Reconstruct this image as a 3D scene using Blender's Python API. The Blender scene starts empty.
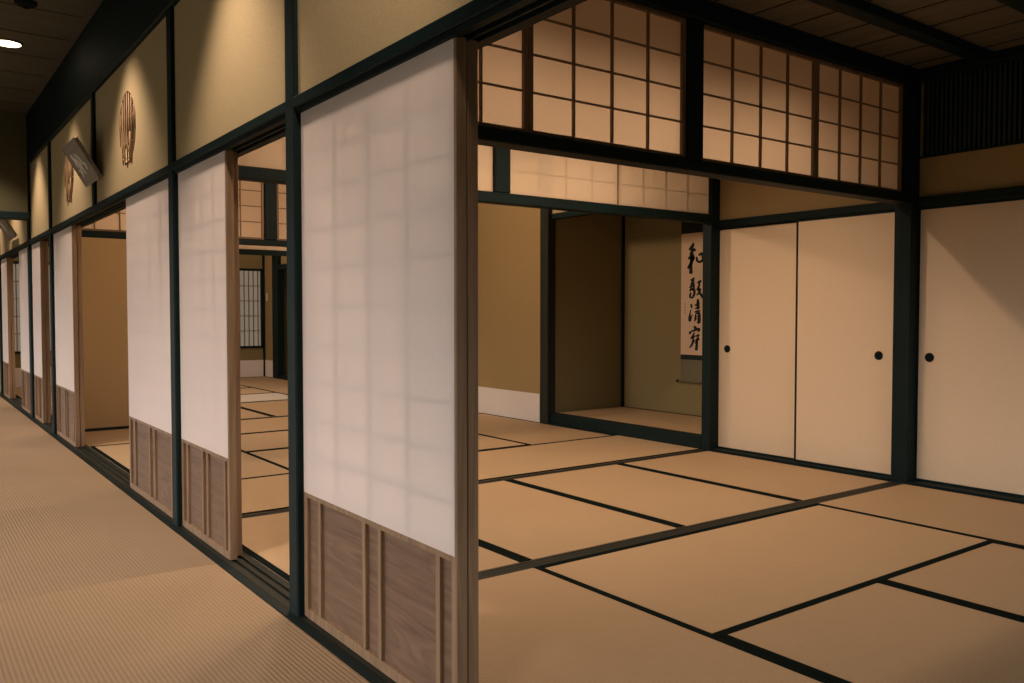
import bpy, bmesh, math, random
from mathutils import Vector, Matrix
random.seed(7)
S = 1.1                                   # one module unit (the camera height) in metres
C = bpy.context.scene.collection
sc = bpy.context.scene
ORG = {}                                  # world origin (module units) of every built object

# ------------------------------------------------------------------ materials
def nodes(name):
    m = bpy.data.materials.new(name); m.use_nodes = True
    nt = m.node_tree; nt.nodes.clear()
    out = nt.nodes.new('ShaderNodeOutputMaterial')
    return m, nt, out
def N(nt, t, **kw):
    n = nt.nodes.new(t)
    for k, v in kw.items():
        if k in n.inputs: n.inputs[k].default_value = v
        else: setattr(n, k, v)
    return n
def rgb(r, g, b): return (r, g, b, 1)
def s2l(*c):
    return tuple((x/255/12.92 if x/255 <= .04045 else ((x/255+.055)/1.055)**2.4) for x in c) + (1,)
def ramp(nt, fac, stops):
    r = nt.nodes.new('ShaderNodeValToRGB')
    while len(r.color_ramp.elements) < len(stops): r.color_ramp.elements.new(.5)
    for e, (p, c) in zip(r.color_ramp.elements, stops): e.position = p; e.color = c
    nt.links.new(fac, r.inputs[0]); return r
def coords(nt, scale):
    tc = nt.nodes.new('ShaderNodeTexCoord'); mp = nt.nodes.new('ShaderNodeMapping')
    mp.inputs['Scale'].default_value = scale
    nt.links.new(tc.outputs['Object'], mp.inputs['Vector']); return mp.outputs['Vector']
def bump(nt, h, strength, dist, bsdf):
    b = nt.nodes.new('ShaderNodeBump'); b.inputs['Strength'].default_value = strength; b.inputs['Distance'].default_value = dist
    nt.links.new(h, b.inputs['Height']); nt.links.new(b.outputs[0], bsdf.inputs['Normal'])

def wood(name, c0, c1, axis, rough=.55, fine=26., spec=.3, rings=False):
    m, nt, out = nodes(name)
    sc3 = [fine]*3; sc3['XYZ'.index(axis)] = fine*.05
    v = coords(nt, sc3)
    n = N(nt, 'ShaderNodeTexNoise', Scale=1.6, Detail=6., Roughness=.6, Distortion=.5); nt.links.new(v, n.inputs['Vector'])
    r = ramp(nt, n.outputs['Fac'], [(.32, c0), (.68, c1)])
    b = N(nt, 'ShaderNodeBsdfPrincipled', Roughness=rough); b.inputs['Specular IOR Level'].default_value = spec
    col = r.outputs[0]
    if rings:                              # cathedral grain of the hip boards
        v2 = coords(nt, (2., .9, 5.5) if axis == 'Y' else (2., 5.5, .9))
        n2 = N(nt, 'ShaderNodeTexNoise', Scale=1.3, Detail=1.5, Distortion=.6); nt.links.new(v2, n2.inputs['Vector'])
        mul = N(nt, 'ShaderNodeMath', operation='MULTIPLY'); mul.inputs[1].default_value = 11.
        nt.links.new(n2.outputs['Fac'], mul.inputs[0])
        fr = N(nt, 'ShaderNodeMath', operation='FRACT'); nt.links.new(mul.outputs[0], fr.inputs[0])
        r2 = ramp(nt, fr.outputs[0], [(0., rgb(.78, .76, .74)), (.7, rgb(1, 1, 1)), (1., rgb(.72, .7, .68))])
        mx = N(nt, 'ShaderNodeMix', data_type='RGBA', blend_type='MULTIPLY'); mx.inputs[0].default_value = .8
        nt.links.new(col, mx.inputs[6]); nt.links.new(r2.outputs[0], mx.inputs[7]); col = mx.outputs[2]
    nt.links.new(col, b.inputs['Base Color'])
    bump(nt, n.outputs['Fac'], .25, .002, b)
    nt.links.new(b.outputs[0], out.inputs[0]); return m

def tatami(name, c0, c1, rib_axis, pitch=.0150, depth=.55, streak=True, bstr=.5):
    """rush matting: ribs running along rib_axis, strands across it"""
    m, nt, out = nodes(name)
    tc = nt.nodes.new('ShaderNodeTexCoord'); sp = nt.nodes.new('ShaderNodeSeparateXYZ')
    nt.links.new(tc.outputs['Object'], sp.inputs[0])
    acr = sp.outputs['X' if rib_axis == 'Y' else 'Y']; alo = sp.outputs['Y' if rib_axis == 'Y' else 'X']
    def m1(op, a, b=None):
        n = nt.nodes.new('ShaderNodeMath'); n.operation = op
        for i, x in enumerate((a, b)):
            if x is None: continue
            if isinstance(x, (int, float)): n.inputs[i].default_value = x
            else: nt.links.new(x, n.inputs[i])
        return n.outputs[0]
    s = m1('SINE', m1('MULTIPLY', acr, 2*math.pi/pitch))
    h = m1('ADD', m1('MULTIPLY', s, .5), .5)
    sc3 = (60, 2.5, 1) if rib_axis == 'X' else (2.5, 60, 1)
    v = coords(nt, sc3)
    n = N(nt, 'ShaderNodeTexNoise', Scale=4., Detail=3.); nt.links.new(v, n.inputs['Vector'])
    v2 = coords(nt, (1, 1, 1))
    n2 = N(nt, 'ShaderNodeTexNoise', Scale=1.3, Detail=2.); nt.links.new(v2, n2.inputs['Vector'])
    f = m1('ADD', m1('MULTIPLY', h, depth), m1('ADD', m1('MULTIPLY', n.outputs['Fac'], .35), m1('MULTIPLY', n2.outputs['Fac'], .3)))
    r = ramp(nt, f, [(.15, c0), (1., c1)])
    b = N(nt, 'ShaderNodeBsdfPrincipled', Roughness=.6); b.inputs['Specular IOR Level'].default_value = .25
    nt.links.new(r.outputs[0], b.inputs['Base Color'])
    bump(nt, h, bstr, .0025, b)
    nt.links.new(b.outputs[0], out.inputs[0]); return m

def plaster(name, c0, c1):
    m, nt, out = nodes(name)
    v = coords(nt, (1, 1, 1))
    n = N(nt, 'ShaderNodeTexNoise', Scale=180., Detail=4.); nt.links.new(v, n.inputs['Vector'])
    r = ramp(nt, n.outputs['Fac'], [(.3, c0), (.7, c1)])
    b = N(nt, 'ShaderNodeBsdfPrincipled', Roughness=.9); b.inputs['Specular IOR Level'].default_value = .1
    nt.links.new(r.outputs[0], b.inputs['Base Color'])
    bump(nt, n.outputs['Fac'], .3, .001, b)
    nt.links.new(b.outputs[0], out.inputs[0]); return m

def paper(name, c, trans, tc=None, clear=0.):
    m, nt, out = nodes(name)
    v = coords(nt, (60, 60, 18))
    n = N(nt, 'ShaderNodeTexNoise', Scale=3., Detail=5.); nt.links.new(v, n.inputs['Vector'])
    r = ramp(nt, n.outputs['Fac'], [(.3, tuple(x*.96 for x in c[:3])+(1,)), (.7, c)])
    d = nt.nodes.new('ShaderNodeBsdfDiffuse'); t = nt.nodes.new('ShaderNodeBsdfTranslucent')
    nt.links.new(r.outputs[0], d.inputs[0])
    t.inputs[0].default_value = tc or c
    mx = nt.nodes.new('ShaderNodeMixShader'); mx.inputs[0].default_value = trans
    nt.links.new(d.outputs[0], mx.inputs[1]); nt.links.new(t.outputs[0], mx.inputs[2])
    res = mx.outputs[0]
    if clear:                              # thin washi: what touches it from behind shows faintly through
        tr = nt.nodes.new('ShaderNodeBsdfTransparent'); m2 = nt.nodes.new('ShaderNodeMixShader'); m2.inputs[0].default_value = clear
        nt.links.new(res, m2.inputs[1]); nt.links.new(tr.outputs[0], m2.inputs[2]); res = m2.outputs[0]
    nt.links.new(res, out.inputs[0]); return m

def plain(name, c, rough=.6, metal=0., spec=.3):
    m, nt, out = nodes(name)
    v = coords(nt, (1, 1, 1))
    n = N(nt, 'ShaderNodeTexNoise', Scale=40., Detail=3.); nt.links.new(v, n.inputs['Vector'])
    r = ramp(nt, n.outputs['Fac'], [(.3, tuple(x*.9 for x in c[:3])+(1,)), (.7, c)])
    b = N(nt, 'ShaderNodeBsdfPrincipled', Roughness=rough, Metallic=metal); b.inputs['Specular IOR Level'].default_value = spec
    nt.links.new(r.outputs[0], b.inputs['Base Color']); nt.links.new(b.outputs[0], out.inputs[0]); return m

def emit(name, c, st):
    m, nt, out = nodes(name)
    e = N(nt, 'ShaderNodeEmission', Color=c, Strength=st); nt.links.new(e.outputs[0], out.inputs[0]); return m

DK0, DK1 = (.0010, .0085, .0092, 1), (.0038, .0140, .0145, 1)
DARK = {a: wood('dark_stained_timber_'+a, DK0, DK1, a, .6, spec=.18) for a in 'XYZ'}
SILL = {a: wood('worn_brown_sill_'+a, (.012, .015, .012, 1), (.026, .027, .020, 1), a, .6, spec=.2) for a in 'XYZ'}
LW0, LW1 = (.19, .115, .063, 1), (.30, .192, .112, 1)
LIGHT = {a: wood('cedar_frame_'+a, LW0, LW1, a, .6) for a in 'XYZ'}
BOARD = wood('cedar_hip_board', (.145, .084, .050, 1), (.215, .132, .083, 1), 'Y', .6, rings=True)
LATT = wood('lattice_brown', (.16, .10, .058, 1), (.25, .16, .095, 1), 'Z', .6)
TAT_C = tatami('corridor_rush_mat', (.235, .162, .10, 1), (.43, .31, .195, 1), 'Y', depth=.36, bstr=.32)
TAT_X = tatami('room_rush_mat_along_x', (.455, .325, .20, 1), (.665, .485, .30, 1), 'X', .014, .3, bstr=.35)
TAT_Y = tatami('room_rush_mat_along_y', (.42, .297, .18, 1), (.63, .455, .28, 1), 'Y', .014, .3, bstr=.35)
TAT_W = tatami('painted_sheen_rush_mat', (.62, .56, .50, 1), (.78, .72, .66, 1), 'X', .014, .2, bstr=.2)  # grazing window reflection put into the rush colour as a whiter tone
HERI = plain('black_green_border_cloth', (.004, .010, .009, 1), .9, 0., .05)
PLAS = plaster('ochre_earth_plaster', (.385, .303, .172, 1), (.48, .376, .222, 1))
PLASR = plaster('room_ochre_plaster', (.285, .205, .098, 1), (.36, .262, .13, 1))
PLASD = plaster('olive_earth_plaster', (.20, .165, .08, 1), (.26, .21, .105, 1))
SHOJI = paper('white_screen_paper', (.95, .845, .80, 1), .19, None, .22)
RANMA = paper('warm_transom_paper', (.80, .62, .45, 1), .5)
RANMB = paper('cream_transom_paper', (.82, .66, .49, 1), .38, None, .20)
FUSU = paper('cream_door_paper', (.72, .585, .43, 1), .0)
FUSD = paper('tan_door_paper', (.48, .345, .185, 1), .0)
DADO = paper('white_dado_paper', (.72, .66, .62, 1), .0)
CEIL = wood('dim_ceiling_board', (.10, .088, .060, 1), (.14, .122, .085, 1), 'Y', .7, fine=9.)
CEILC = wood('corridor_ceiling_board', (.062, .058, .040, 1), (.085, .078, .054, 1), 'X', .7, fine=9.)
IRON = plain('black_metal', (.006, .010, .010, 1), .8, .0, .1)
LAMP = emit('lamp_glow', (1., .80, .55, 1), 7.)
TRIMW = plain('lamp_trim', (.12, .09, .06, 1), .4)
REED = wood('dry_reed', (.21, .12, .058, 1), (.36, .22, .11, 1), 'Z', .6)
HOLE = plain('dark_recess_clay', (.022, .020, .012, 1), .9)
PLAQ = wood('grey_plaque_board', (.20, .175, .15, 1), (.29, .255, .22, 1), 'Y', .5)
CHALK = plain('pale_brush_paint', (.85, .83, .80, 1), .7)
INK = plain('black_ink', (.006, .010, .010, 1), .7)
SCRP = paper('scroll_paper', (.70, .53, .38, 1), .0)
SCRB = plain('olive_mounting_cloth', (.16, .15, .09, 1), .8)
SCRD = plain('dark_mounting_cloth', (.012, .020, .018, 1), .8)
UNDER = plain('straw_underlay', (.25, .18, .10, 1), .9)
SEAL = plain('faded_seal_ink', (.42, .20, .12, 1), .7)

# ------------------------------------------------------------------ mesh helpers (module units in, metres out)
class MB:
    def __init__(s): s.bm = bmesh.new()
    def box(s, x0, x1, y0, y1, z0, z1, bev=0.):
        bm2 = bmesh.new()
        bmesh.ops.create_cube(bm2, size=1)
        for v in bm2.verts:
            v.co = Vector((x0+(v.co.x+.5)*(x1-x0), y0+(v.co.y+.5)*(y1-y0), z0+(v.co.z+.5)*(z1-z0)))
        if bev > 0:
            bmesh.ops.bevel(bm2, geom=bm2.edges[:], offset=bev, segments=1, affect='EDGES', profile=.5)
        s.merge(bm2); return s
    def merge(s, bm2):
        me = bpy.data.meshes.new('tmp'); bm2.to_mesh(me); bm2.free(); s.bm.from_mesh(me); bpy.data.meshes.remove(me)
    def cyl(s, p0, p1, r, n=24, r2=None):
        p0, p1 = Vector(p0), Vector(p1); d = p1-p0
        bm2 = bmesh.new()
        bmesh.ops.create_cone(bm2, cap_ends=True, segments=n, radius1=r, radius2=r if r2 is None else r2, depth=d.length)
        M = Matrix.Translation((p0+p1)/2) @ d.to_track_quat('Z', 'Y').to_matrix().to_4x4()
        bmesh.ops.transform(bm2, matrix=M, verts=bm2.verts[:]); s.merge(bm2); return s
    def lathe(s, c, axis, prof, n=32):
        """prof: (radius, offset along axis) pairs"""
        ax = Vector(axis); u = ax.orthogonal().normalized(); w = ax.cross(u)
        rings = []
        for r, o in prof:
            rings.append([s.bm.verts.new(Vector(c)+ax*o+(u*math.cos(t)+w*math.sin(t))*r) for t in [2*math.pi*k/n for k in range(n)]])
        for a, b in zip(rings, rings[1:]):
            for k in range(n): s.bm.faces.new((a[k], a[(k+1) % n], b[(k+1) % n], b[k]))
        s.bm.faces.new(rings[-1]); s.bm.faces.new(rings[0][::-1]); return s
    def sheet(s, pts):
        s.bm.faces.new([s.bm.verts.new(p) for p in pts]); return s
    def prism(s, pts, n, t):
        """flat outline pts (3-D, one plane) extruded by t along n"""
        n = Vector(n); a = [s.bm.verts.new(Vector(p)) for p in pts]; b = [s.bm.verts.new(Vector(p)+n*t) for p in pts]
        k = len(a)
        s.bm.faces.new(a); s.bm.faces.new(b[::-1])
        for i in range(k): s.bm.faces.new((a[i], b[i], b[(i+1) % k], a[(i+1) % k]))
        return s
    def stroke(s, pts, f, n, t):
        """brush stroke: pts (u, v, width); f maps (u, v) to 3-D; closed outline with rounded ends"""
        # smooth (Catmull-Rom) the centre line
        P = [Vector(p) for p in pts]; Q = []
        for i in range(len(P)-1):
            a, b, c, d = P[max(i-1, 0)], P[i], P[i+1], P[min(i+2, len(P)-1)]
            for k in range(5):
                x = k/5
                Q.append(.5*((2*b)+(c-a)*x+(2*a-5*b+4*c-d)*x*x+(3*b-a-3*c+d)*x*x*x))
        Q.append(P[-1])
        L, R = [], []
        for i, q in enumerate(Q):
            tg = Q[min(i+1, len(Q)-1)]-Q[max(i-1, 0)]; tg.z = 0
            if tg.length < 1e-6: tg = Vector((1, 0, 0))
            tg.normalize(); nm = Vector((-tg.y, tg.x, 0)); h = max(q.z, .8)/2
            if i in (0, len(Q)-1): h *= .6
            L.append(q+nm*h); R.append(q-nm*h)
        nn = Vector(n)*t
        for i in range(len(Q)-1):
            quad = [f(L[i].x, L[i].y), f(L[i+1].x, L[i+1].y), f(R[i+1].x, R[i+1].y), f(R[i].x, R[i].y)]
            a = [s.bm.verts.new(Vector(p)) for p in quad]; b = [s.bm.verts.new(Vector(p)+nn) for p in quad]
            s.bm.faces.new(a); s.bm.faces.new(b[::-1])
            for k in range(4): s.bm.faces.new((a[k], b[k], b[(k+1) % 4], a[(k+1) % 4]))
        return s
    def build(s, name, mat, parent=None, org=None, smooth=False):
        bm = s.bm
        bmesh.ops.recalc_face_normals(bm, faces=bm.faces[:])
        if org is None:
            if parent is not None: org = ORG[parent.name]
            else:
                xs = [v.co for v in bm.verts]
                org = Vector(((min(v.x for v in xs)+max(v.x for v in xs))/2, (min(v.y for v in xs)+max(v.y for v in xs))/2, min(v.z for v in xs)))
        org = Vector(org)
        for v in bm.verts: v.co = (v.co-org)*S
        me = bpy.data.meshes.new(name); bm.to_mesh(me); bm.free()
        if smooth:
            for p in me.polygons: p.use_smooth = True
        me.materials.append(mat)
        o = bpy.data.objects.new(name, me); C.objects.link(o)
        ORG[o.name] = org
        if parent is not None:
            o.parent = parent; o.location = (org-ORG[parent.name])*S
        else: o.location = org*S
        return o

def tag(o, label=None, cat=None, group=None, kind=None):
    if label: o['label'] = label
    if cat: o['category'] = cat
    if group: o['group'] = group
    if kind: o['kind'] = kind
    return o
def thing(name, label, cat, org, group=None, kind=None):
    o = bpy.data.objects.new(name, None); C.objects.link(o); o.empty_display_size = .1
    ORG[o.name] = Vector(org); o.location = Vector(org)*S
    return tag(o, label, cat, group, kind)
TN = [0]
def trim(label, mat, *boxes, bev=.004, cat='beam'):
    TN[0] += 1
    m = MB()
    for b in boxes: m.box(*b, bev=bev)
    return tag(m.build('trim_%d' % TN[0], mat), label, cat, None, 'structure')
def wall(name, label, mat, *boxes):
    m = MB()
    for b in boxes: m.box(*b)
    return tag(m.build(name, mat), label, 'wall', None, 'structure')
def copy_tree(o, parent=None):
    c = o.copy(); C.objects.link(c)
    if parent is not None: c.parent = parent
    ORG[c.name] = ORG[o.name].copy()
    for ch in list(o.children): copy_tree(ch, c)
    return c

# ------------------------------------------------------------------ floors, ceilings
tag(MB().box(-2.9, 6.0, -1.7, 14.0, -.16, -.055).build('floor', UNDER), 'plain underfloor below the rush mats of corridor and rooms', 'floor', None, 'structure')
CZ, RZ = 2.87, 2.42
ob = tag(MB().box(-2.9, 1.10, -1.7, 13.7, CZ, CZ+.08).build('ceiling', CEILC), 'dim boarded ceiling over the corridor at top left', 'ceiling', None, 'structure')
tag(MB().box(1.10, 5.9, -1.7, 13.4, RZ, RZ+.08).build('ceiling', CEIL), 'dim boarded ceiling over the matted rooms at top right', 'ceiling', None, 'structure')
# board seams of the front room ceiling: thin battens, and two round-edged ceiling ribs crossing them
m = MB()
for k in range(13):
    x = 1.36+.28*k
    m.box(x-.0022, x+.0022, -.5, 2.6, RZ-.004, RZ)
tag(m.build('ceiling_seams', DARK['Y']), 'thin dark seams between the boards of the front room ceiling', 'ceiling seams', None, 'structure')
m = MB()
for k in range(14):
    y = 4.3+.55*k
    m.box(-2.3, 1.0, y-.002, y+.002, CZ-.003, CZ)
tag(m.build('ceiling_seams', DARK['X']), 'thin dark seams between the boards of the corridor ceiling', 'ceiling seams', None, 'structure')
trim('dark ceiling rib crossing the front room nearest the lattice transoms', DARK['X'], (1.17, 4.9, 2.17, 2.25, RZ-.05, RZ))
trim('dark ceiling rib crossing the front room at the top right corner of the picture', DARK['X'], (1.17, 4.9, 1.68, 1.76, RZ-.05, RZ))

# ------------------------------------------------------------------ tatami
HB = .030
def mat_(x0, x1, y0, y1, d, label, mtl=None, border=True, group=None):
    t = thing('tatami_mat', label, 'tatami mat', ((x0+x1)/2, (y0+y1)/2, -.05), group)
    g = .0012
    x0 += g; x1 -= g; y0 += g; y1 -= g
    MB().box(x0, x1, y0, y1, -.05, 0, bev=.002).build('rush_surface', mtl or (TAT_X if d == 'X' else TAT_Y), t)
    if border:
        for s in (0, 1):
            m = MB()
            if d == 'X':
                a, b = (y0, y0+HB) if s == 0 else (y1-HB, y1)
                m.box(x0, x1, a, b, -.001, .0018)
            else:
                a, b = (x0, x0+HB) if s == 0 else (x1-HB, x1)
                m.box(a, b, y0, y1, -.001, .0018)
            m.build('cloth_border', HERI, t)
    return t
XA, X1, X2, X3, XB = 1.167, 2.04, 2.955, 3.87, 4.785
# corridor (borderless)
cy = [.45, 1.95, 3.39, 4.95, 6.35, 7.80, 9.3, 10.8, 12.3]
cl = ['borderless corridor mat nearest the camera at the bottom left', 'corridor mat at the foot of the large paper screen, in shade',
      'corridor mat in front of the first open doorway', 'corridor mat in front of the second wide open doorway',
      'corridor mat by the far edge of the wide doorway', 'corridor mat before the narrow far screens',
      'corridor mat under the hanging wall', 'farthest sliver of corridor mat at the left edge']
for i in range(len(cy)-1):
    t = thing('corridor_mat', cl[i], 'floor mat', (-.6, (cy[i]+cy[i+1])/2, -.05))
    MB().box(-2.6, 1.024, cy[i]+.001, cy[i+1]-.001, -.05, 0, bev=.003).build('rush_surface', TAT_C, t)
# front room
Y1 = 2.594
mat_(XA, X1, .77, Y1, 'Y', 'front room mat just behind the near edge of the large paper screen')
mat_(X1, X3, 1.69, Y1, 'X', 'wide front room mat lying along the dark floor sill')
mat_(X1, X2, -.14, 1.69, 'Y', 'front room mat at the bottom of the picture right of centre')
mat_(X2, X3, -.14, 1.69, 'Y', 'front room mat in the bottom right corner')
mat_(X3, XB, .77, Y1, 'Y', 'front room mat along the right hand sliding door')
# passage between the lattice transoms
YP0, YP1 = 2.682, 4.062
pl_ = ['passage mat by the corridor doorway behind the post', 'passage mat left of centre beside the large paper screen',
       'brightly lit passage mat in the middle, second from the cupboard doors', 'passage mat at the foot of the pair of cupboard doors']
for (a, b), l in zip(((XA, X1), (X1, X2), (X2, X3), (X3, XB)), pl_): mat_(a, b, YP0, YP1, 'Y', l)
# alcove room
YR = [4.132, 5.05, 6.0, 6.92, 7.862]
mat_(XA, X2, YR[0], YR[1], 'X', 'alcove room mat inside the first open doorway')
mat_(X2, XB, YR[0], YR[1], 'X', 'long alcove room mat at the foot of the scroll alcove')
mat_(XA, X1, YR[1], YR[3], 'Y', 'alcove room mat inside the wide doorway along the corridor sill')
mat_(X1, X3, YR[1], YR[2], 'X', 'alcove room mat in the middle, seen behind the screen edge')
mat_(X3, XB-.03, YR[1], YR[3], 'Y', 'alcove room mat along the tan wall with white dado')
mat_(X1, X3, YR[2], YR[3], 'X', 'alcove room mat deeper in, third band seen through the first doorway')
mat_(XA, X2, YR[3], YR[4], 'X', 'shaded mat before the tan sliding panel')
mat_(X2, XB-.03, YR[3], YR[4], 'X', 'far right alcove room mat behind the tan wall')
# far passage and far room
for (a, b), l in zip(((X1, X2), (X2, X3), (X3, XB)), ['far passage mat left of its thick border line', 'far passage mat right of the thick border line', 'far passage mat hidden mostly by the dark post']):
    mat_(a, b, 7.94, 9.31, 'Y', l)
mat_(X1, X3, 9.36, 10.3, 'X', 'pale far room mat with window sheen put into its colour', TAT_W)
mat_(X3, XB-.03, 9.36, 11.2, 'Y', 'far room mat along the far right wall')
mat_(X3, XB-.03, 11.2, 13.05, 'Y', 'farthest mat below the lattice window in the corner')
mat_(X1, X3, 10.3, 11.2, 'X', 'far room mat just behind the pale one')
mat_(X1, X3, 11.2, 12.1, 'X', 'far room mat second behind the pale one')
mat_(XA, X1, 9.36, 11.2, 'Y', 'far room mat seen in the narrow opening at the far left')
mat_(XA, X1, 11.2, 13.05, 'Y', 'far room mat below the left hand lattice window')

# ------------------------------------------------------------------ sills
def grooved(label, mtl, along, lo, hi, a0, a1, grooves):
    """flush sill with sunk door grooves"""
    cuts = [a0]+[c for g in grooves for c in g]+[a1]
    m = MB()
    for i in range(len(cuts)-1):
        top = -.002 if i % 2 == 0 else -.010
        b = (cuts[i], cuts[i+1])
        if along == 'Y': m.box(b[0], b[1], lo, hi, -.05, top)
        else: m.box(lo, hi, b[0], b[1], -.05, -.002 if i % 2 == 0 else -.0028)
    TN[0] += 1
    return tag(m.build('trim_%d' % TN[0], mtl), label, 'sill', None, 'structure')
TN[0] += 1
tag(MB().box(1.026, 1.060, -1.6, 13.6, -.05, -.0005, bev=.002).build('trim_%d' % TN[0], DARK['Y']), 'black edging strip along the corridor foot of the screens', 'sill', None, 'structure')
grooved('long brown grooved sill under the corridor screens', SILL['Y'], 'Y', -1.6, 13.6, 1.061, 1.166, ((1.088, 1.106), (1.122, 1.140)))
grooved('dark grooved sill between front room and passage', SILL['X'], 'X', 1.17, 4.80, 2.596, 2.681, ((2.615, 2.632), (2.645, 2.662)))
grooved('thin brown sill between passage and alcove room', SILL['X'], 'X', 1.17, 4.80, 4.064, 4.13, ((4.08, 4.092), (4.104, 4.116)))
grooved('dark sill at the foot of the tan sliding panel', SILL['X'], 'X', 1.17, 4.80, 7.864, 7.938, ((7.88, 7.89), (7.905, 7.92)))
grooved('thin far sill at the edge of the pale mat', SILL['X'], 'X', 1.17, 4.80, 9.312, 9.358, ((9.32, 9.328), (9.34, 9.348)))

# ------------------------------------------------------------------ corridor wall: posts, lintels, plaster
PX0, PX1 = 1.055, 1.168
KZ = 1.648                                # underside of the corridor lintel
trim('tall dark post between the large paper screen and the first open doorway', DARK['Z'], (PX0, PX1, 2.628, 2.702, -.05, 2.415), bev=.005, cat='post')
trim('second dark corridor post between two white screens', DARK['Z'], (PX0, PX1, 4.090, 4.172, -.05, 2.415), bev=.005, cat='post')
trim('slim dark strut above the wide doorway beside the wall plaque', DARK['Z'], (PX0, PX1, 5.965, 6.04, 1.68, 2.415), bev=.004, cat='post')
trim('third dark corridor post left of the wide doorway', DARK['Z'], (PX0, PX1, 7.852, 7.935, -.05, 2.415), bev=.005, cat='post')
trim('fourth dark corridor post at the hanging wall', DARK['Z'], (PX0, PX1, 9.20, 9.33, -.05, 2.72), bev=.005, cat='post')
trim('last dark corridor post at the left edge of the picture', DARK['Z'], (PX0, PX1, 12.03, 12.15, -.05, 2.415), bev=.005, cat='post')
trim('long dark rail along the corridor wall above the screens', DARK['Y'], (1.055, 1.070, -1.6, 13.6, 1.662, 1.700), cat='rail')
trim('grooved dark lintel over the corridor screens', DARK['Y'],
     (1.064, 1.088, -1.6, 13.6, KZ, 1.690), (1.088, 1.110, -1.6, 13.6, KZ+.02, 1.690), (1.110, 1.118, -1.6, 13.6, KZ, 1.690),
     (1.118, 1.140, -1.6, 13.6, KZ+.02, 1.690), (1.140, 1.172, -1.6, 13.6, KZ, 1.690), bev=0, cat='lintel')
trim('heavy dark beam under the corridor ceiling along the wall', DARK['Y'], (1.046, 1.20, -1.6, 13.6, 2.41, CZ), bev=.006)
PF = 1.072                                # plaster face
def holed(y0, y1, z0, z1, cy_, cz_, r, name, label):
    """plaster bay with a round reed window opening cut through it"""
    n = 48
    bm = bmesh.new()
    out = [bm.verts.new((PF, y, z)) for y, z in ((y0, z0), (y1, z0), (y1, z1), (y0, z1))]
    cir = [bm.verts.new((PF, cy_+r*math.cos(2*math.pi*k/n), cz_+r*math.sin(2*math.pi*k/n))) for k in range(n)]
    ed = [bm.edges.new((out[i], out[(i+1) % 4])) for i in range(4)]+[bm.edges.new((cir[i], cir[(i+1) % n])) for i in range(n)]
    bmesh.ops.triangle_fill(bm, use_beauty=True, use_dissolve=False, edges=ed)
    for f in [f for f in bm.faces if (f.calc_center_median().yz-Vector((cy_, cz_))).length < r*.985]:
        if all(abs((v.co.yz-Vector((cy_, cz_))).length-r) < 1e-4 for v in f.verts): bm.faces.remove(f)
    # depth: reveal of the hole and the back of the wall
    rim = [bm.verts.new((PF+.05, v.co.y, v.co.z)) for v in cir]
    for k in range(n): bm.faces.new((cir[k], cir[(k+1) % n], rim[(k+1) % n], rim[k]))
    m = MB(); m.merge(bm)
    m.box(PF+.05, 1.160, y0, y1, z0, z1)
    return tag(m.build(name, PLAS), label, 'wall', None, 'structure')
WZ0, WZ1 = 1.69, 2.415
W1 = (5.072, 2.035, .195); W2 = (7.00, 2.035, .195)
wall('wall_corridor', 'large ochre plaster panel above the nearest paper screen', PLAS, (PF, 1.16, -1.6, 2.628, WZ0, WZ1))
wall('wall_corridor', 'ochre plaster panel above the first open doorway, no ornament', PLAS, (PF, 1.16, 2.702, 4.090, WZ0, WZ1))
holed(4.172, 5.965, WZ0, WZ1, *W1, 'wall_corridor', 'ochre plaster panel around the nearer round reed window')
holed(6.04, 7.852, WZ0, WZ1, *W2, 'wall_corridor', 'ochre plaster panel behind the tilted plaque')
wall('wall_corridor', 'narrow ochre plaster panel right of the hanging wall', PLAS, (PF, 1.16, 7.935, 9.20, WZ0, WZ1))
wall('wall_corridor', 'farthest ochre plaster panel beyond the hanging wall', PLAS, (PF, 1.16, 9.33, 12.03, WZ0, WZ1))
wall('wall_corridor', 'plaster beyond the last corridor post', PLAS, (PF, 1.16, 12.15, 13.6, -.05, WZ1))
def reed_window(n, cyz, label):
    cy_, cz_, r = cyz
    t = thing('window_%d' % n, label, 'window', (PF, cy_, cz_-r), None, 'structure')
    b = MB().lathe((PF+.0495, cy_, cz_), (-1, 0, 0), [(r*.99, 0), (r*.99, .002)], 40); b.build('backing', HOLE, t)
    rm = MB(); k = 48
    for i in range(k):
        a0, a1 = 2*math.pi*i/k, 2*math.pi*(i+1)/k
        rm.cyl((PF-.001, cy_+r*math.cos(a0), cz_+r*math.sin(a0)), (PF-.001, cy_+r*math.cos(a1), cz_+r*math.sin(a1)), .004, 6)
    rm.build('rim', REED, t)
    rr = random.Random(n)
    nr = 7
    for i in range(nr):
        u = -1+2*(i+.5)/nr
        y = cy_+u*r*.97; h = math.sqrt(max(0, 1-u*u))*r
        top = cz_+h*.98
        low = cz_-h*.97
        if abs(u) < .7: low = cz_-r*(1.0+.20*rr.random())
        else: low += rr.random()*.05
        MB().cyl((PF-.003, y+rr.uniform(-.003, .003), low), (PF-.003, y+rr.uniform(-.002, .002), top), .0030+.0008*rr.random(), 8).build('reed', REED, t, smooth=True)
    for i in range(3):                     # short broken reeds low in the opening
        y = cy_+r*(-.35+.35*i)+rr.uniform(-.01, .01)
        MB().cyl((PF-.003, y, cz_-r*(.9+.3*rr.random())), (PF-.002, y+.004, cz_-r*(.1+.3*rr.random())), .0035, 8).build('broken_reed', REED, t, smooth=True)
    tie = MB()
    for z in (cz_+.07, cz_-.07):
        h = math.sqrt(r*r-.07*.07)*.97
        tie.cyl((PF+.026, cy_-h, z), (PF+.026, cy_+h, z), .005, 8)
    tie.build('cross_reed', REED, t)
reed_window(1, W1, 'round reed window in the corridor wall, nearer one, fully in view')
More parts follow.
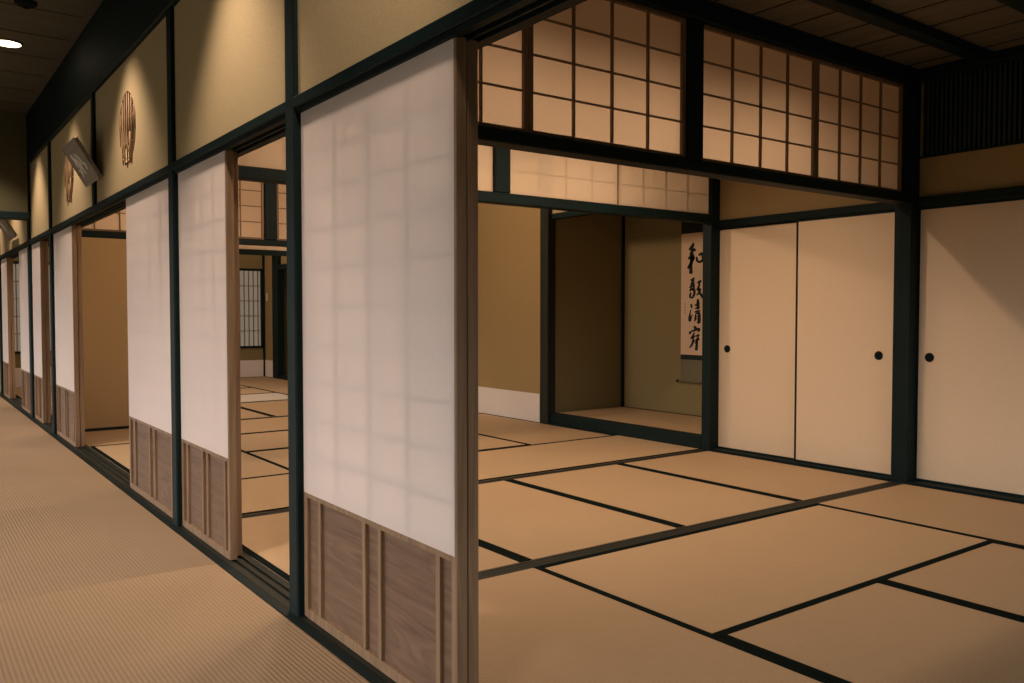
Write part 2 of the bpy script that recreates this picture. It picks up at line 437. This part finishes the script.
reed_window(2, W2, 'round reed window partly hidden behind the tilted plaque')

# tilted name plaques
def plaque(y0, y1, z0, lean, h, label, marks):
    t = thing('wall_plaque', label, 'plaque', (1.05, (y0+y1)/2, z0))
    ang = math.atan2(lean, h); up = Vector((-math.sin(ang), 0, math.cos(ang))); nrm = Vector((-math.cos(ang), 0, -math.sin(ang)))
    L = math.hypot(lean, h); o = Vector((1.045, 0, z0))
    m = MB(); P = lambda y, v: o+Vector((0, y, 0))+up*v
    m.prism([P(y0, 0), P(y1, 0), P(y1, L), P(y0, L)], -nrm, .022); m.build('board', PLAQ, t)
    e = MB()
    e.prism([P(y0-.008, -.004), P(y0+.006, -.004), P(y0+.006, L+.004), P(y0-.008, L+.004)], nrm, .003)
    e.prism([P(y0-.008, -.006), P(y1+.008, -.006), P(y1+.008, .006), P(y0-.008, .006)], nrm, .003)
    e.prism([P(y1-.006, -.004), P(y1+.008, -.004), P(y1+.008, L+.004), P(y1-.006, L+.004)], nrm, .003)
    e.prism([P(y0-.008, L-.006), P(y1+.008, L-.006), P(y1+.008, L+.006), P(y0-.008, L+.006)], nrm, .003)
    e.build('edge_moulding', PLAQ, t)
    if marks:
        for st in marks:
            w = MB()
            # constant-size brush marks: work in board metres
            pts = [(u*(y1-y0)*100, v*L*100, wd*1.5) for u, v, wd in st]
            w.stroke(pts, lambda a, b: P(y1-a/100, L-b/100)+nrm*.0006, nrm, .0008)
            w.build('faded_brush_mark', CHALK, t)
    return t
MK = [[(.24, .22, 2.5), (.28, .40, 3.2), (.22, .52, 2.2)], [(.30, .34, 1.2), (.40, .44, 2.0), (.34, .62, 1.6), (.30, .74, 1.0)],
      [(.46, .24, 1.6), (.50, .44, 1.2), (.46, .60, 2.2), (.48, .78, 1.0)], [(.56, .30, 1.0), (.62, .42, 1.8), (.58, .56, 1.2)],
      [(.66, .52, 1.2), (.72, .60, 1.8), (.66, .70, 1.0)], [(.20, .60, 1.0), (.26, .70, 1.6), (.22, .80, 1.0)]]
plaque(5.74, 6.18, 1.840, .135, .225, 'grey wooden plaque with faded white brush writing, tilted out from the corridor wall', MK)
plaque(10.15, 10.75, 1.80, .14, .24, 'far pale plaque tilted out beneath the hanging wall', MK[:3])

# hanging wall across the corridor
wall('wall_hanging', 'dark hanging wall across the far corridor', plaster('shade_darkened_plaster', (.075, .068, .038, 1), (.10, .09, .05, 1)), (-2.6, 1.04, 9.10, 9.18, 1.94, CZ))  # plaster colour darkened to offset the corridor lamps that hit this wall
trim('dark beam at the bottom of the hanging wall', DARK['X'], (-2.6, 1.05, 9.06, 9.22, 1.88, 1.945))
wall('wall_end', 'dim wall closing the far end of the corridor', PLAS, (-2.9, 1.2, 13.6, 13.7, -.05, CZ))

# outer (left) side of the corridor: posts and a head wall, open to the garden; wall behind the photographer
wall('wall_left', 'head wall over the garden side openings of the corridor', PLASD, (-2.78, -2.66, -1.7, 13.7, 1.78, CZ))
wall('wall_near', 'wall behind the photographer with an added unseen opening for fill light in the front room', PLASD, (-2.9, 1.7, -1.8, -1.7, -.05, CZ), (1.7, 4.5, -1.8, -1.7, -.05, .45), (1.7, 4.5, -1.8, -1.7, 1.45, CZ), (4.5, 5.9, -1.8, -1.7, -.05, CZ))  # opening added out of view to let cool fill light into the front room
for k in range(9):
    y = -1.6+1.87*k
    trim('garden side post of the corridor, number %s from the photographer' % 'one two three four five six seven eight nine'.split()[k], DARK['Z'], (-2.78, -2.66, y, y+.10, -.05, 1.78), bev=.004, cat='post')
# ------------------------------------------------------------------ shoji screens of the corridor
SX0, ST = 1.078, .031
def shoji(y0, y1, label, ncol=4, hb=True):
    t = thing('shoji_screen', label, 'sliding screen', (SX0+ST/2, (y0+y1)/2, 0), None)
    x0, x1 = SX0, SX0+ST; sw = .026
    zt, zm0, zm1 = KZ+.006, .398, .418
    f = MB()
    f.box(x0, x1, y0, y0+sw, 0, zt, bev=.002).box(x0, x1, y1-sw, y1, 0, zt, bev=.002)
    f.box(x0, x1, y0+sw, y1-sw, zt-.03, zt, bev=.001).box(x0, x1, y0+sw, y1-sw, 0, .030, bev=.001).box(x0, x1, y0+sw, y1-sw, zm0, zm1, bev=.001)
    f.build('frame', LIGHT['Z'], t)
    p = MB().sheet([(x0-.0012, y, z) for y, z in ((y0+.008, zm1-.004), (y1-.008, zm1-.004), (y1-.008, zt-.004), (y0+.008, zt-.004))])
    p.build('paper', SHOJI, t)
    l = MB(); n = ncol; rows = 10
    for k in range(1, n):
        y = y0+sw+(y1-y0-2*sw)*k/n; l.box(x0-.0004, x0+.012, y-.0032, y+.0032, zm1, zt-.03)
    for k in range(1, rows):
        z = zm1+(zt-.03-zm1)*k/rows; l.box(x0-.0004, x0+.012, y0+sw, y1-sw, z-.0026, z+.0026)
    l.build('lattice', wood('lattice_cedar', (.06, .042, .028, 1), (.10, .07, .045, 1), 'Z') if 'lattice_cedar' not in bpy.data.materials else bpy.data.materials['lattice_cedar'], t)
    MB().box(x0+.012, x0+.020, y0+sw, y1-sw, .028, zm0+.002).build('hip_board', BOARD, t)
    W = y1-y0
    for c in (.13, .466, .568, .903):        # battens over the hip board, counted from the near edge upwards
        y = y1-W*c-.0
        MB().box(x0+.001, x0+.0125, y-.010, y+.010, .030, zm0, bev=.001).build('batten', LIGHT['Z'], t)
    return t
def pair(y0, y1, label, label2, dy=.0, **k):
    a = shoji(y0, y1, label, **k)
    b = copy_tree(a); b.location.x += .034*S; b.location.y += dy*S; b['label'] = label2
    return a, b
pair(1.690, 2.627, 'largest white paper screen in the foreground with wooden hip board', 'screen stacked behind the foreground screen, only its brown edge showing', dy=.002)
pair(3.390, 4.088, 'white paper screen left of the first open doorway', 'screen stacked behind it at the first doorway, only its edge showing', dy=.045)
pair(4.175, 5.175, 'white paper screen right of the wide doorway', 'screen stacked behind the one right of the wide doorway')
pair(6.965, 7.850, 'white paper screen left of the wide doorway', 'screen stacked behind the one left of the wide doorway, edge showing', dy=.006)
pair(8.640, 9.198, 'narrow far screen between the third and fourth posts', 'screen stacked behind the narrow far screen', dy=.004, ncol=3)
pair(9.332, 10.22, 'far screen just beyond the fourth post', 'screen stacked behind the far one beyond the fourth post')
pair(11.40, 12.028, 'farthest paper screen at the left edge of the picture', 'screen stacked behind the farthest one at the left edge', dy=.006)

# ------------------------------------------------------------------ transom partitions
def ranma(x0, x1, y, z0, z1, ncol, nrow, label, front, mtl, fr=.022, bar=.010, latt=None):
    """lattice transom in plane y; front=+1: lattice on the camera side of the paper, -1: behind it"""
    t = thing('transom_screen', label, 'transom', ((x0+x1)/2, y, z0))
    d = .024
    f = MB()
    f.box(x0, x0+fr, y, y+d, z0, z1, bev=.001).box(x1-fr, x1, y, y+d, z0, z1, bev=.001)
    f.box(x0+fr, x1-fr, y, y+d, z0, z0+fr*.8, bev=.001).box(x0+fr, x1-fr, y, y+d, z1-fr*.8, z1, bev=.001)
    f.build('frame', LATT, t)
    py = y+.016 if front > 0 else y-.001
    q = .006 if front > 0 else .004
    MB().sheet([(x, py, z) for x, z in ((x0+q, z0+q), (x1-q, z0+q), (x1-q, z1-q), (x0+q, z1-q))]).build('paper', mtl, t)
    l = MB(); ly0, ly1 = (y+.003, y+.015) if front > 0 else (y-.0006, y+.012)
    xs, xe, zs, ze = x0+fr, x1-fr, z0+fr*.8, z1-fr*.8
    for k in range(1, ncol):
        x = xs+(xe-xs)*k/ncol; l.box(x-bar/2, x+bar/2, ly0, ly1, zs, ze)
    for k in range(1, nrow):
        z = zs+(ze-zs)*k/nrow; l.box(xs, xe, ly0+.001, ly1-.001, z-bar*.36, z+bar*.36)
    l.build('lattice', latt or LATT, t)
    return t
# partition 1: front room / passage
PY = 2.600
trim('long dark beam over the dark sill under the lattice transoms', DARK['X'], (1.17, 4.82, PY-.004, PY+.090, 1.643, 1.697))
trim('dark top beam above the lattice transoms of the front room', DARK['X'], (1.17, 4.82, PY-.015, PY+.095, 2.322, RZ))
trim('short dark post between the two pairs of lattice transoms', DARK['Z'], (2.900, 2.992, PY-.004, PY+.090, 1.697, 2.322), bev=.004, cat='post')
trim('thick dark corner pillar between cupboard doors and right door', DARK['Z'], (4.790, 4.885, PY-.012, PY+.095, -.05, RZ), bev=.006, cat='post')
trim('dark side strip between the last lattice transom and the corner pillar', DARK['Z'], (4.736, 4.791, PY-.002, PY+.088, 1.697, 2.322), bev=.003, cat='post')
wall('wall_right', 'plaster behind the corner pillar', PLASR, (4.875, 4.97, 2.585, 2.70, -.05, RZ))
ranma(1.172, 2.006, PY+.02, 1.697, 2.322, 4, 4, 'lattice transom beside the top of the large paper screen', 1, RANMA)
ranma(2.008, 2.899, PY+.02, 1.697, 2.322, 4, 4, 'front room lattice transom left of the short post', 1, RANMA)
ranma(2.994, 3.892, PY+.02, 1.697, 2.322, 4, 4, 'front room lattice transom right of the short post', 1, RANMA)
ranma(3.894, 4.735, PY+.02, 1.697, 2.322, 4, 4, 'front room lattice transom at the corner pillar, dimmest one', 1, RANMA)
# partition 2: passage / alcove room
PY = 4.066
trim('dark lower lintel under the low paper transoms', DARK['X'], (1.17, 4.80, PY-.004, PY+.070, 1.650, 1.712))
trim('dark upper rail of the low paper transoms', DARK['X'], (1.17, 4.80, PY-.004, PY+.070, 1.998, 2.055))
wall('wall_transom', 'plaster strip above the low paper transoms', PLAS, (1.17, 4.80, PY+.012, PY+.060, 2.055, RZ))
trim('short dark post between the low paper transoms', DARK['Z'], (2.866, 2.978, PY-.004, PY+.070, 1.712, 1.998), bev=.006, cat='post')
ranma(1.172, 2.018, PY+.02, 1.712, 1.998, 4, 2, 'low paper transom seen through the first open doorway', -1, RANMB, fr=.012, bar=.007)
ranma(2.020, 2.864, PY+.02, 1.712, 1.998, 4, 2, 'low paper transom cut off by the foreground screen edge', -1, RANMB, fr=.012, bar=.007)
ranma(2.980, 3.868, PY+.02, 1.712, 1.998, 4, 2, 'left of the two low paper transoms over the tokonoma', -1, RANMB, fr=.012, bar=.007)
ranma(3.872, 4.772, PY+.02, 1.712, 1.998, 4, 2, 'right one of the low paper transoms, beside the ochre wall', -1, RANMB, fr=.012, bar=.007)
# partition 3: alcove room / far passage
PY = 7.862
trim('far dark beam over the tan sliding panel', DARK['X'], (1.17, 4.80, PY-.004, PY+.080, 1.645, 1.700))
trim('far dark top beam above the distant lattice transoms', DARK['X'], (1.17, 4.80, PY-.010, PY+.085, 2.322, RZ))
trim('distant short dark post between lattice transoms', DARK['Z'], (2.865, 2.985, PY-.004, PY+.080, 1.700, 2.322), bev=.006, cat='post')
ranma(1.172, 2.016, PY+.02, 1.700, 2.322, 4, 4, 'distant lattice transom over the tan sliding panel', 1, RANMA)
ranma(2.018, 2.863, PY+.02, 1.700, 2.322, 4, 4, 'distant lattice transom left of its post in the first doorway', 1, RANMA)
ranma(2.987, 3.878, PY+.02, 1.700, 2.322, 4, 4, 'distant lattice transom right of its post in the first doorway', 1, RANMA)
ranma(3.880, 4.740, PY+.02, 1.700, 2.322, 4, 4, 'distant lattice transom next to the alcove room wall', 1, RANMA)
# partition 4
PY = 9.32
trim('farthest dark lintel', DARK['X'], (1.17, 4.80, PY-.004, PY+.060, 1.655, 1.712))
trim('farthest dark upper rail', DARK['X'], (1.17, 4.80, PY-.004, PY+.060, 1.998, 2.05))
wall('wall_transom', 'farthest plaster strip over the low transoms', PLAS, (1.17, 4.80, PY+.010, PY+.055, 2.05, RZ), )
ranma(1.172, 2.95, PY+.02, 1.712, 1.998, 8, 2, 'farthest low paper transom on the corridor side', -1, RANMB, fr=.012)
ranma(2.952, 4.75, PY+.02, 1.712, 1.998, 8, 2, 'farthest low paper transom on the far wall side', -1, RANMB, fr=.012)

# ------------------------------------------------------------------ sliding doors (fusuma)
def fusuma(axis, fixed, a0, a1, z0, z1, label, pulls, mtl=FUSU, fr=.015, side=-1):
    """paper covered door; axis: direction it spans; pulls: positions of the round recessed handles"""
    th = .022
    org = (fixed, (a0+a1)/2, z0) if axis == 'Y' else ((a0+a1)/2, fixed, z0)
    t = thing('fusuma_door', label, 'sliding door', org)
    def bx(m, d0, d1, p0, p1, q0, q1, bev=0):
        if axis == 'Y': m.box(fixed+d0, fixed+d1, p0, p1, q0, q1, bev=bev)
        else: m.box(p0, p1, fixed+d0, fixed+d1, q0, q1, bev=bev)
        return m
    bx(MB(), .002, th-.002, a0+fr*.8, a1-fr*.8, z0+.01, z1-.006).build('panel', mtl, t)
    f = MB()
    bx(f, 0, th, a0, a0+fr, z0, z1, .001); bx(f, 0, th, a1-fr, a1, z0, z1, .001)
    bx(f, 0, th, a0+fr, a1-fr, z0, z0+.016, .001); bx(f, 0, th, a0+fr, a1-fr, z1-fr, z1, .001)
    f.build('frame', DARK['Z'], t)
    for p in pulls:
        c = (fixed+.002, p, .742) if axis == 'Y' else (p, fixed+.002, .742)
        ax = (-1, 0, 0) if axis == 'Y' else (0, -1, 0)
        h = MB().lathe(c, ax, [(.027, -.001), (.027, .003), (.024, .0045), (.020, .003), (.018, .0012)], 28).build('round_pull', IRON, t, smooth=False)
        MB().lathe((c[0]+ax[0]*-.0015, c[1]+ax[1]*-.0015, c[2]), ax, [(.0165, .0022), (.012, .0028), (.006, .0038)], 20).build('pull_centre', IRON, h)
    return t
FX = 4.870
DT = 1.612
fusuma('Y', FX, 3.385, 4.082, .008, DT+.008, 'cream cupboard door with one black pull, next to the scroll alcove', [3.992])
fusuma('Y', FX-.0245, 2.705, 3.404, .008, DT+.008, 'cream cupboard door with one black pull, next to the corner pillar', [2.812])
fusuma('Y', FX, 1.62, 2.592, .008, DT+.008, 'cream sliding door right of the corner pillar', [2.512])
fusuma('Y', FX-.0245, .68, 1.64, .008, DT+.008, 'cream sliding door cut by the right edge of the picture', [])
trim('dark foot rail under the cupboard doors', DARK['Y'], (4.80, 4.91, 2.695, 4.075, -.05, .010), bev=.002, cat='sill')
trim('dark foot rail under the right hand sliding door', DARK['Y'], (4.792, 4.91, -1.7, 2.588, -.05, .010), bev=.002, cat='sill')
trim('dark lintel above the cupboard doors', DARK['Y'], (4.835, 4.91, 2.695, 4.08, DT+.008, 1.673))
trim('dark lintel above the right hand sliding door', DARK['Y'], (4.835, 4.91, -1.7, 2.588, DT+.008, 1.677))
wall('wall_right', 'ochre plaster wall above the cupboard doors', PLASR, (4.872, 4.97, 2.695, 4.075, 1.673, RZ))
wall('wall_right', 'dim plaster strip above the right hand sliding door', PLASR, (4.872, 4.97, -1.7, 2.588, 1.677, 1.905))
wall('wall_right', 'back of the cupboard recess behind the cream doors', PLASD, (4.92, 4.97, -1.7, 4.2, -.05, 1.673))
t = thing('slatted_grille', 'dark vertical slat grille high on the wall over the right hand door', 'grille', (4.88, 1.3, 1.905))
MB().box(4.905, 4.95, -1.65, 2.592, 1.905, 2.40).build('backing', HERI, t)
m = MB(); y = -1.60
while y < 2.56:
    m.box(4.874, 4.904, y, y+.012, 1.918, 2.352); y += .0262
m.build('slats', wood('grille_timber', (.016, .026, .022, 1), (.026, .038, .031, 1), 'Z', .6), t)
g = MB().box(4.868, 4.905, -1.65, 2.588, 1.905, 1.918).box(4.868, 4.905, -1.65, 2.588, 2.352, 2.365); g.build('frame', DARK['Y'], t)
trim('dark top beam above the slat grille', DARK['Y'], (4.835, 4.97, -1.7, 2.588, 2.365, RZ))
# tan panels closing the alcove room
fusuma('X', 7.893, 1.172, 2.06, .004, 1.655, 'tan sliding panel with dark foot seen through the wide doorway', [], FUSD, fr=.009)
c = fusuma('X', 7.868, 1.19, 2.075, .004, 1.655, 'tan sliding panel standing in front of its twin at the wide doorway', [2.02], FUSD, fr=.014)

# ------------------------------------------------------------------ tokonoma (picture alcove) and alcove room wall
TX = 4.80
trim('dark alcove post beside the cupboard doors', DARK['Z'], (4.775, 4.868, 4.064, 4.148, -.05, RZ), bev=.005, cat='post')
trim('slim dark alcove post beside the tan wall', SILL['Z'], (4.745, 4.840, 5.915, 6.03, -.05, RZ), bev=.006, cat='post')
trim('dark front edge of the raised alcove floor', DARK['Y'], (4.775, 4.850, 4.148, 5.915, -.05, .098), bev=.005, cat='trim')
trim('dark drop lintel across the top of the alcove', DARK['Y'], (4.790, 4.850, 4.148, 5.915, 1.845, 1.895), bev=.004, cat='lintel')
wall('wall_alcove', 'plaster strip above the alcove drop lintel', PLAS, (4.80, 4.845, 4.148, 5.915, 1.895, RZ))
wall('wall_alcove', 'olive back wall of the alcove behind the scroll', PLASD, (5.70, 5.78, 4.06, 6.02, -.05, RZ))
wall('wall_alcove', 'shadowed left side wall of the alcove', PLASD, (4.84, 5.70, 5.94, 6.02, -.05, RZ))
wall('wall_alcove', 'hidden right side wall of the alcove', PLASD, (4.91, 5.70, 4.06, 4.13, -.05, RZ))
trim('dark corner strip inside the alcove', DARK['Z'], (5.675, 5.70, 5.915, 5.94, .10, 2.3), bev=.002, cat='trim')
t = thing('alcove_mat', 'tatami mat on the raised alcove floor under the scroll', 'tatami mat', (5.27, 5.03, -.05))
MB().box(4.850, 5.698, 4.135, 5.938, -.05, .095, bev=.002).build('rush_surface', TAT_Y, t)
MB().box(5.672, 5.698, 4.135, 5.938, .094, .0972).build('cloth_border', HERI, t)
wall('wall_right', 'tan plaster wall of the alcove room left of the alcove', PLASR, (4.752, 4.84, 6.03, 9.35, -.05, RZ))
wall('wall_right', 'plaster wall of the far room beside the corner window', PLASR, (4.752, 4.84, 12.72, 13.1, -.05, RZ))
tag(MB().box(4.7445, 4.753, 6.031, 7.86, .001, .262).build('baseboard_right', DADO), 'white paper dado at the foot of the tan wall', 'dado', None, 'structure')
tag(MB().box(4.7445, 4.753, 12.72, 13.09, .001, .262).build('baseboard_far', DADO), 'small white dado beside the far corner', 'dado', None, 'structure')
tag(MB().box(1.19, 4.744, 13.088, 13.098, .001, .262).build('baseboard_back', DADO), 'white dado below the far lattice windows', 'dado', None, 'structure')
# hanging scroll
SXP = 5.694
def scroll():
    t = thing('hanging_scroll', 'hanging scroll with four large brush characters in the alcove', 'scroll', (SXP, 5.02, .37))
    y0, y1 = 4.858, 5.186
    b = MB().box(SXP-.003, SXP, y0, y1, .40, .590).build('lower_mounting', SCRB, t)
    tag(b, 'olive cloth of the lower mounting')
    d = MB().box(SXP-.0035, SXP, y0, y1, .588, .632).box(SXP-.0035, SXP, y0, y1, 1.706, 1.86).build('dark_cloth', SCRD, t)
    MB().box(SXP-.003, SXP, y0, y1, .632, 1.706).build('paper', SCRP, t)
    MB().cyl((SXP-.011, y0-.012, .392), (SXP-.011, y1+.012, .392), .010, 16).build('roller', SCRB, t, smooth=True)
    k = MB(); k.cyl((SXP-.011, y1+.012, .392), (SXP-.011, y1+.034, .392), .0125, 16).cyl((SXP-.011, y0-.034, .392), (SXP-.011, y0-.012, .392), .0125, 16)
    k.build('roller_knob', IRON, t)
    MB().cyl((SXP-.008, y0, 1.866), (SXP-.008, y1, 1.866), .007, 12).build('top_rod', DARK['Y'], t)
    MB().cyl((SXP-.006, y0+.10, 1.87), (SXP-.003, 5.02, 1.98), .003, 8).cyl((SXP-.006, y1-.10, 1.87), (SXP-.003, 5.02, 1.98), .003, 8).build('hanging_cord', SCRD, t)
    f = lambda u, v: (SXP-.0032, 5.182-(u-22)*.00122, 1.700-(v-42)*.00094)
    n = (-1, 0, 0)
    ch = {
     'character_harmony': [ [(92, 192, 12), (120, 165, 26), (138, 128, 12)], [(110, 190, 20), (146, 192, 26), (152, 186, 10)],
        [(84, 272, 14), (112, 262, 26), (148, 268, 12)], [(122, 192, 16), (118, 232, 30), (124, 268, 36), (114, 320, 22), (112, 370, 24), (112, 416, 28)],
        [(118, 300, 20), (98, 345, 24), (80, 362, 16)], [(112, 300, 10), (132, 282, 18), (146, 262, 10)],
        [(164, 258, 12), (168, 290, 18), (182, 310, 14)], [(182, 248, 12), (206, 236, 24), (226, 250, 30), (230, 280, 28), (214, 304, 16)], [(180, 310, 14), (200, 308, 18), (218, 300, 20)] ],
     'character_respect': [ [(108, 476, 12), (128, 470, 16), (146, 455, 10)], [(140, 450, 10), (130, 490, 18), (112, 530, 16)], [(100, 548, 14), (128, 528, 16), (140, 520, 10)],
        [(138, 490, 10), (142, 540, 14), (128, 576, 18)], [(102, 580, 10), (118, 560, 18), (144, 560, 14), (146, 600, 18), (132, 640, 14)],
        [(112, 590, 12), (106, 630, 16), (128, 640, 12), (152, 606, 8)], [(172, 506, 8), (196, 492, 20), (214, 486, 10)], [(196, 496, 12), (186, 540, 16), (168, 572, 10)],
        [(170, 560, 9), (196, 560, 13), (206, 566, 8)], [(204, 556, 12), (190, 596, 16), (166, 618, 9)], [(176, 560, 10), (204, 606, 18), (232, 646, 24)] ],
     'character_purity': [ [(112, 700, 10), (120, 716, 16), (120, 740, 9)], [(116, 750, 8), (106, 790, 10), (104, 830, 22), (102, 862, 16)], [(104, 866, 14), (116, 840, 9), (128, 796, 7)],
        [(150, 712, 9), (176, 704, 16), (198, 694, 10)], [(180, 652, 14), (180, 700, 24), (182, 750, 18)], [(152, 742, 9), (178, 738, 14), (200, 728, 10)],
        [(148, 778, 10), (172, 768, 14), (204, 762, 12)], [(160, 790, 10), (158, 830, 14), (150, 862, 10)], [(162, 792, 10), (190, 784, 18), (194, 830, 22), (190, 872, 22), (176, 862, 9)],
        [(160, 816, 6), (188, 812, 9)], [(158, 840, 6), (188, 836, 9)] ],
     'character_stillness': [ [(146, 906, 12), (158, 924, 22), (160, 940, 10)], [(112, 956, 12), (108, 972, 18), (104, 984, 8)], [(112, 962, 9), (150, 946, 16), (192, 934, 20), (186, 962, 10)],
        [(150, 966, 9), (132, 1004, 14), (112, 1030, 9)], [(116, 1018, 10), (146, 1004, 12), (158, 996, 8)], [(140, 1006, 12), (134, 1060, 16), (118, 1096, 14), (102, 1112, 8)],
        [(128, 1056, 9), (146, 1048, 12), (158, 1040, 6)], [(160, 1004, 8), (184, 992, 16), (200, 990, 8)], [(186, 996, 10), (176, 1040, 14), (156, 1070, 8)],
        [(158, 1044, 8), (190, 1030, 14), (198, 1028, 8)], [(174, 1020, 14), (172, 1076, 18), (168, 1136, 22)] ],
    }
    for nme, sts in ch.items():
        w = MB()
        for st in sts: w.stroke([(a, b, c*1.25) for a, b, c in st], f, n, .0009)
        w.build(nme, INK, t)
    w = MB()
    for yy in (690, 720, 752, 778): w.stroke([(54, yy, 7), (60, yy+8, 9), (52, yy+18, 6)], f, n, .0006)
    w.build('small_signature', SEAL, t)
scroll()

# ------------------------------------------------------------------ far room: windows in the end wall, recess
EY = 13.10
wall('wall_back', 'end wall of the far room below and above the windows', PLASD, (1.17, 4.84, EY, EY+.1, -.05, .455), (1.17, 4.84, EY, EY+.1, 1.70, RZ), (2.62, 3.20, EY, EY+.1, .455, 1.70))
trim('thin dark strip in the far room corner', DARK['Z'], (4.722, 4.752, EY-.03, EY, 0, RZ), bev=.002, cat='trim')
GLOW = emit('daylit_window_paper', (.88, .70, .50, 1), .22)
def lattice_window(n, x0, x1, label):
    t = thing('window_%d' % n, label, 'window', ((x0+x1)/2, EY, .455), None, 'structure')
    fr = .03
    f = MB().box(x0, x0+fr, EY-.03, EY+.05, .455, 1.70).box(x1-fr, x1, EY-.03, EY+.05, .455, 1.70).box(x0, x1, EY-.03, EY+.05, .455, .487).box(x0, x1, EY-.03, EY+.05, 1.665, 1.70)
    f.build('window_frame', DARK['Z'], t)
    MB().sheet([(x, EY+.02, z) for x, z in ((x0+fr, .487), (x1-fr, .487), (x1-fr, 1.665), (x0+fr, 1.665))]).build('paper', GLOW, t)
    l = MB(); nc = round((x1-x0)/.071); 
    for k in range(1, nc):
        x = x0+(x1-x0)*k/nc; l.box(x-.006, x+.006, EY, EY+.018, .487, 1.665)
    for k in range(1, 5):
        z = .487+(1.665-.487)*k/5; l.box(x0+fr, x1-fr, EY+.001, EY+.017, z-.006, z+.006)
    l.build('lattice', LATT, t)
lattice_window(3, 3.20, 4.722, 'paper lattice window in the far corner seen through the first doorway')
lattice_window(4, 1.20, 2.62, 'paper lattice window in the narrow gap at the far left')
# recess beyond the corner
trim('dark far post beside the shallow recess', DARK['Z'], (4.735, 4.85, 12.50, 12.72, -.05, RZ), bev=.006, cat='post')
trim('dark slanting-looking lintel of the far recess', DARK['Y'], (4.745, 4.85, 9.45, 12.50, 1.66, 1.74), cat='lintel')
wall('wall_right', 'plaster over the far recess', PLASR, (4.80, 4.86, 9.45, 12.50, 1.74, RZ))
wall('wall_right', 'side of the far recess', PLASD, (4.80, 5.28, 12.70, 12.76, -.05, RZ))
wall('wall_right', 'brown back of the far recess', PLASD, (5.2, 5.28, 9.45, 12.74, -.05, RZ))
trim('dark foot rail of the far recess', DARK['Y'], (4.745, 4.85, 9.45, 12.50, -.05, .05), cat='sill')
t = thing('light_switch', 'small pale wall switch near the far corner window', 'switch', (4.75, 12.98, 1.20))
MB().box(4.744, 4.752, 12.955, 13.005, 1.20, 1.315, bev=.002).build('plate', plain('switch_white', (.75, .72, .66, 1), .4), t)
MB().box(4.741, 4.7445, 12.968, 12.992, 1.225, 1.29, bev=.001).build('rocker', plain('switch_ivory', (.66, .63, .57, 1), .4), t)

# ------------------------------------------------------------------ lamps
def lamp_fixture(x, y, label):
    t = thing('downlight', label, 'ceiling lamp', (x, y, CZ-.012))
    MB().lathe((x, y, CZ), (0, 0, -1), [(.098, 0), (.098, .008), (.086, .012), (.084, .006)], 40).build('trim_ring', TRIMW, t)
    MB().lathe((x, y, CZ-.0065), (0, 0, -1), [(.083, 0), (.083, .003), (.04, .006)], 40).build('diffuser', LAMP, t)
lamp_fixture(.672, 6.80, 'round glowing downlight in the corridor ceiling')
t = thing('ceiling_detector', 'small dark round fitting on the corridor ceiling, nearer than the lamp', 'detector', (.68, 5.86, CZ-.04))
MB().lathe((.68, 5.86, CZ), (0, 0, -1), [(.062, 0), (.062, .010), (.052, .022), (.03, .030)], 28).build('body', IRON, t)
MB().lathe((.68, 5.86, CZ-.028), (0, 0, -1), [(.02, 0), (.016, .010)], 16).build('sensor', HERI, t)

def spot(x, y, z, w, size, blend, col, r=.04, tilt=(0, 0)):
    l = bpy.data.lights.new('spot', 'SPOT'); l.energy = w; l.spot_size = math.radians(size); l.spot_blend = blend
    l.color = col; l.shadow_soft_size = r
    o = bpy.data.objects.new('lamp_light', l); C.objects.link(o); o.location = Vector((x, y, z))*S
    o.rotation_euler = (tilt[0], tilt[1], 0)
    return o
WARM = (1., .70, .47); CORR = (1., .76, .58)
aim = spot(.672, 1.40, CZ-.03, 120, 62, .9, CORR, .06)
aim.rotation_euler = Vector((1.07-.672, 2.15-1.40, 1.85-CZ)).to_track_quat('-Z', 'Y').to_euler()
for y in (3.20, 5.00, 6.80, 8.60, 10.4, 12.2):
    spot(.672, y, CZ-.03, 135, 84, .7, CORR, .06)
for x in (1.9, 2.75, 3.6): spot(x, 3.38, RZ-.03, 72, 154, 1., WARM)
def globe(x, y, z, w):
    l = bpy.data.lights.new('globe', 'POINT'); l.energy = w; l.color = WARM; l.shadow_soft_size = .12
    o = bpy.data.objects.new('lamp_light', l); C.objects.link(o); o.location = Vector((x, y, z))*S
globe(2.95, 6.0, 2.25, 92)
for x in (1.9, 3.9): spot(x, 8.65, RZ-.03, 55, 160, 1., WARM)
globe(2.95, 11.2, 2.25, 85)

# overcast sky above a dark garden, seen through the open corridor side and the added fill opening
w = bpy.data.worlds.new('overcast_sky'); sc.world = w; w.use_nodes = True
nt = w.node_tree
bg = nt.nodes['Background']
tc = nt.nodes.new('ShaderNodeTexCoord'); sx = nt.nodes.new('ShaderNodeSeparateXYZ'); nt.links.new(tc.outputs['Generated'], sx.inputs[0])
r = ramp(nt, sx.outputs['Z'], [(0., (.05, .06, .05, 1)), (.03, (.97, .92, .885, 1))])
nt.links.new(r.outputs[0], bg.inputs[0]); bg.inputs[1].default_value = 4.7

# ------------------------------------------------------------------ camera
cam = bpy.data.cameras.new('camera'); co = bpy.data.objects.new('camera', cam); C.objects.link(co)
cam.sensor_width = 36.; cam.lens = 841.68/1024*36
co.location = (0, 0, S); co.rotation_euler = (math.pi/2-.033505, 0, -.633779)
cam.clip_start = .05
sc.camera = co
vs = sc.view_settings
vs.view_transform = 'Standard'; vs.look = 'None'; vs.gamma = 1.; vs.use_curve_mapping = False; vs.exposure = 0.
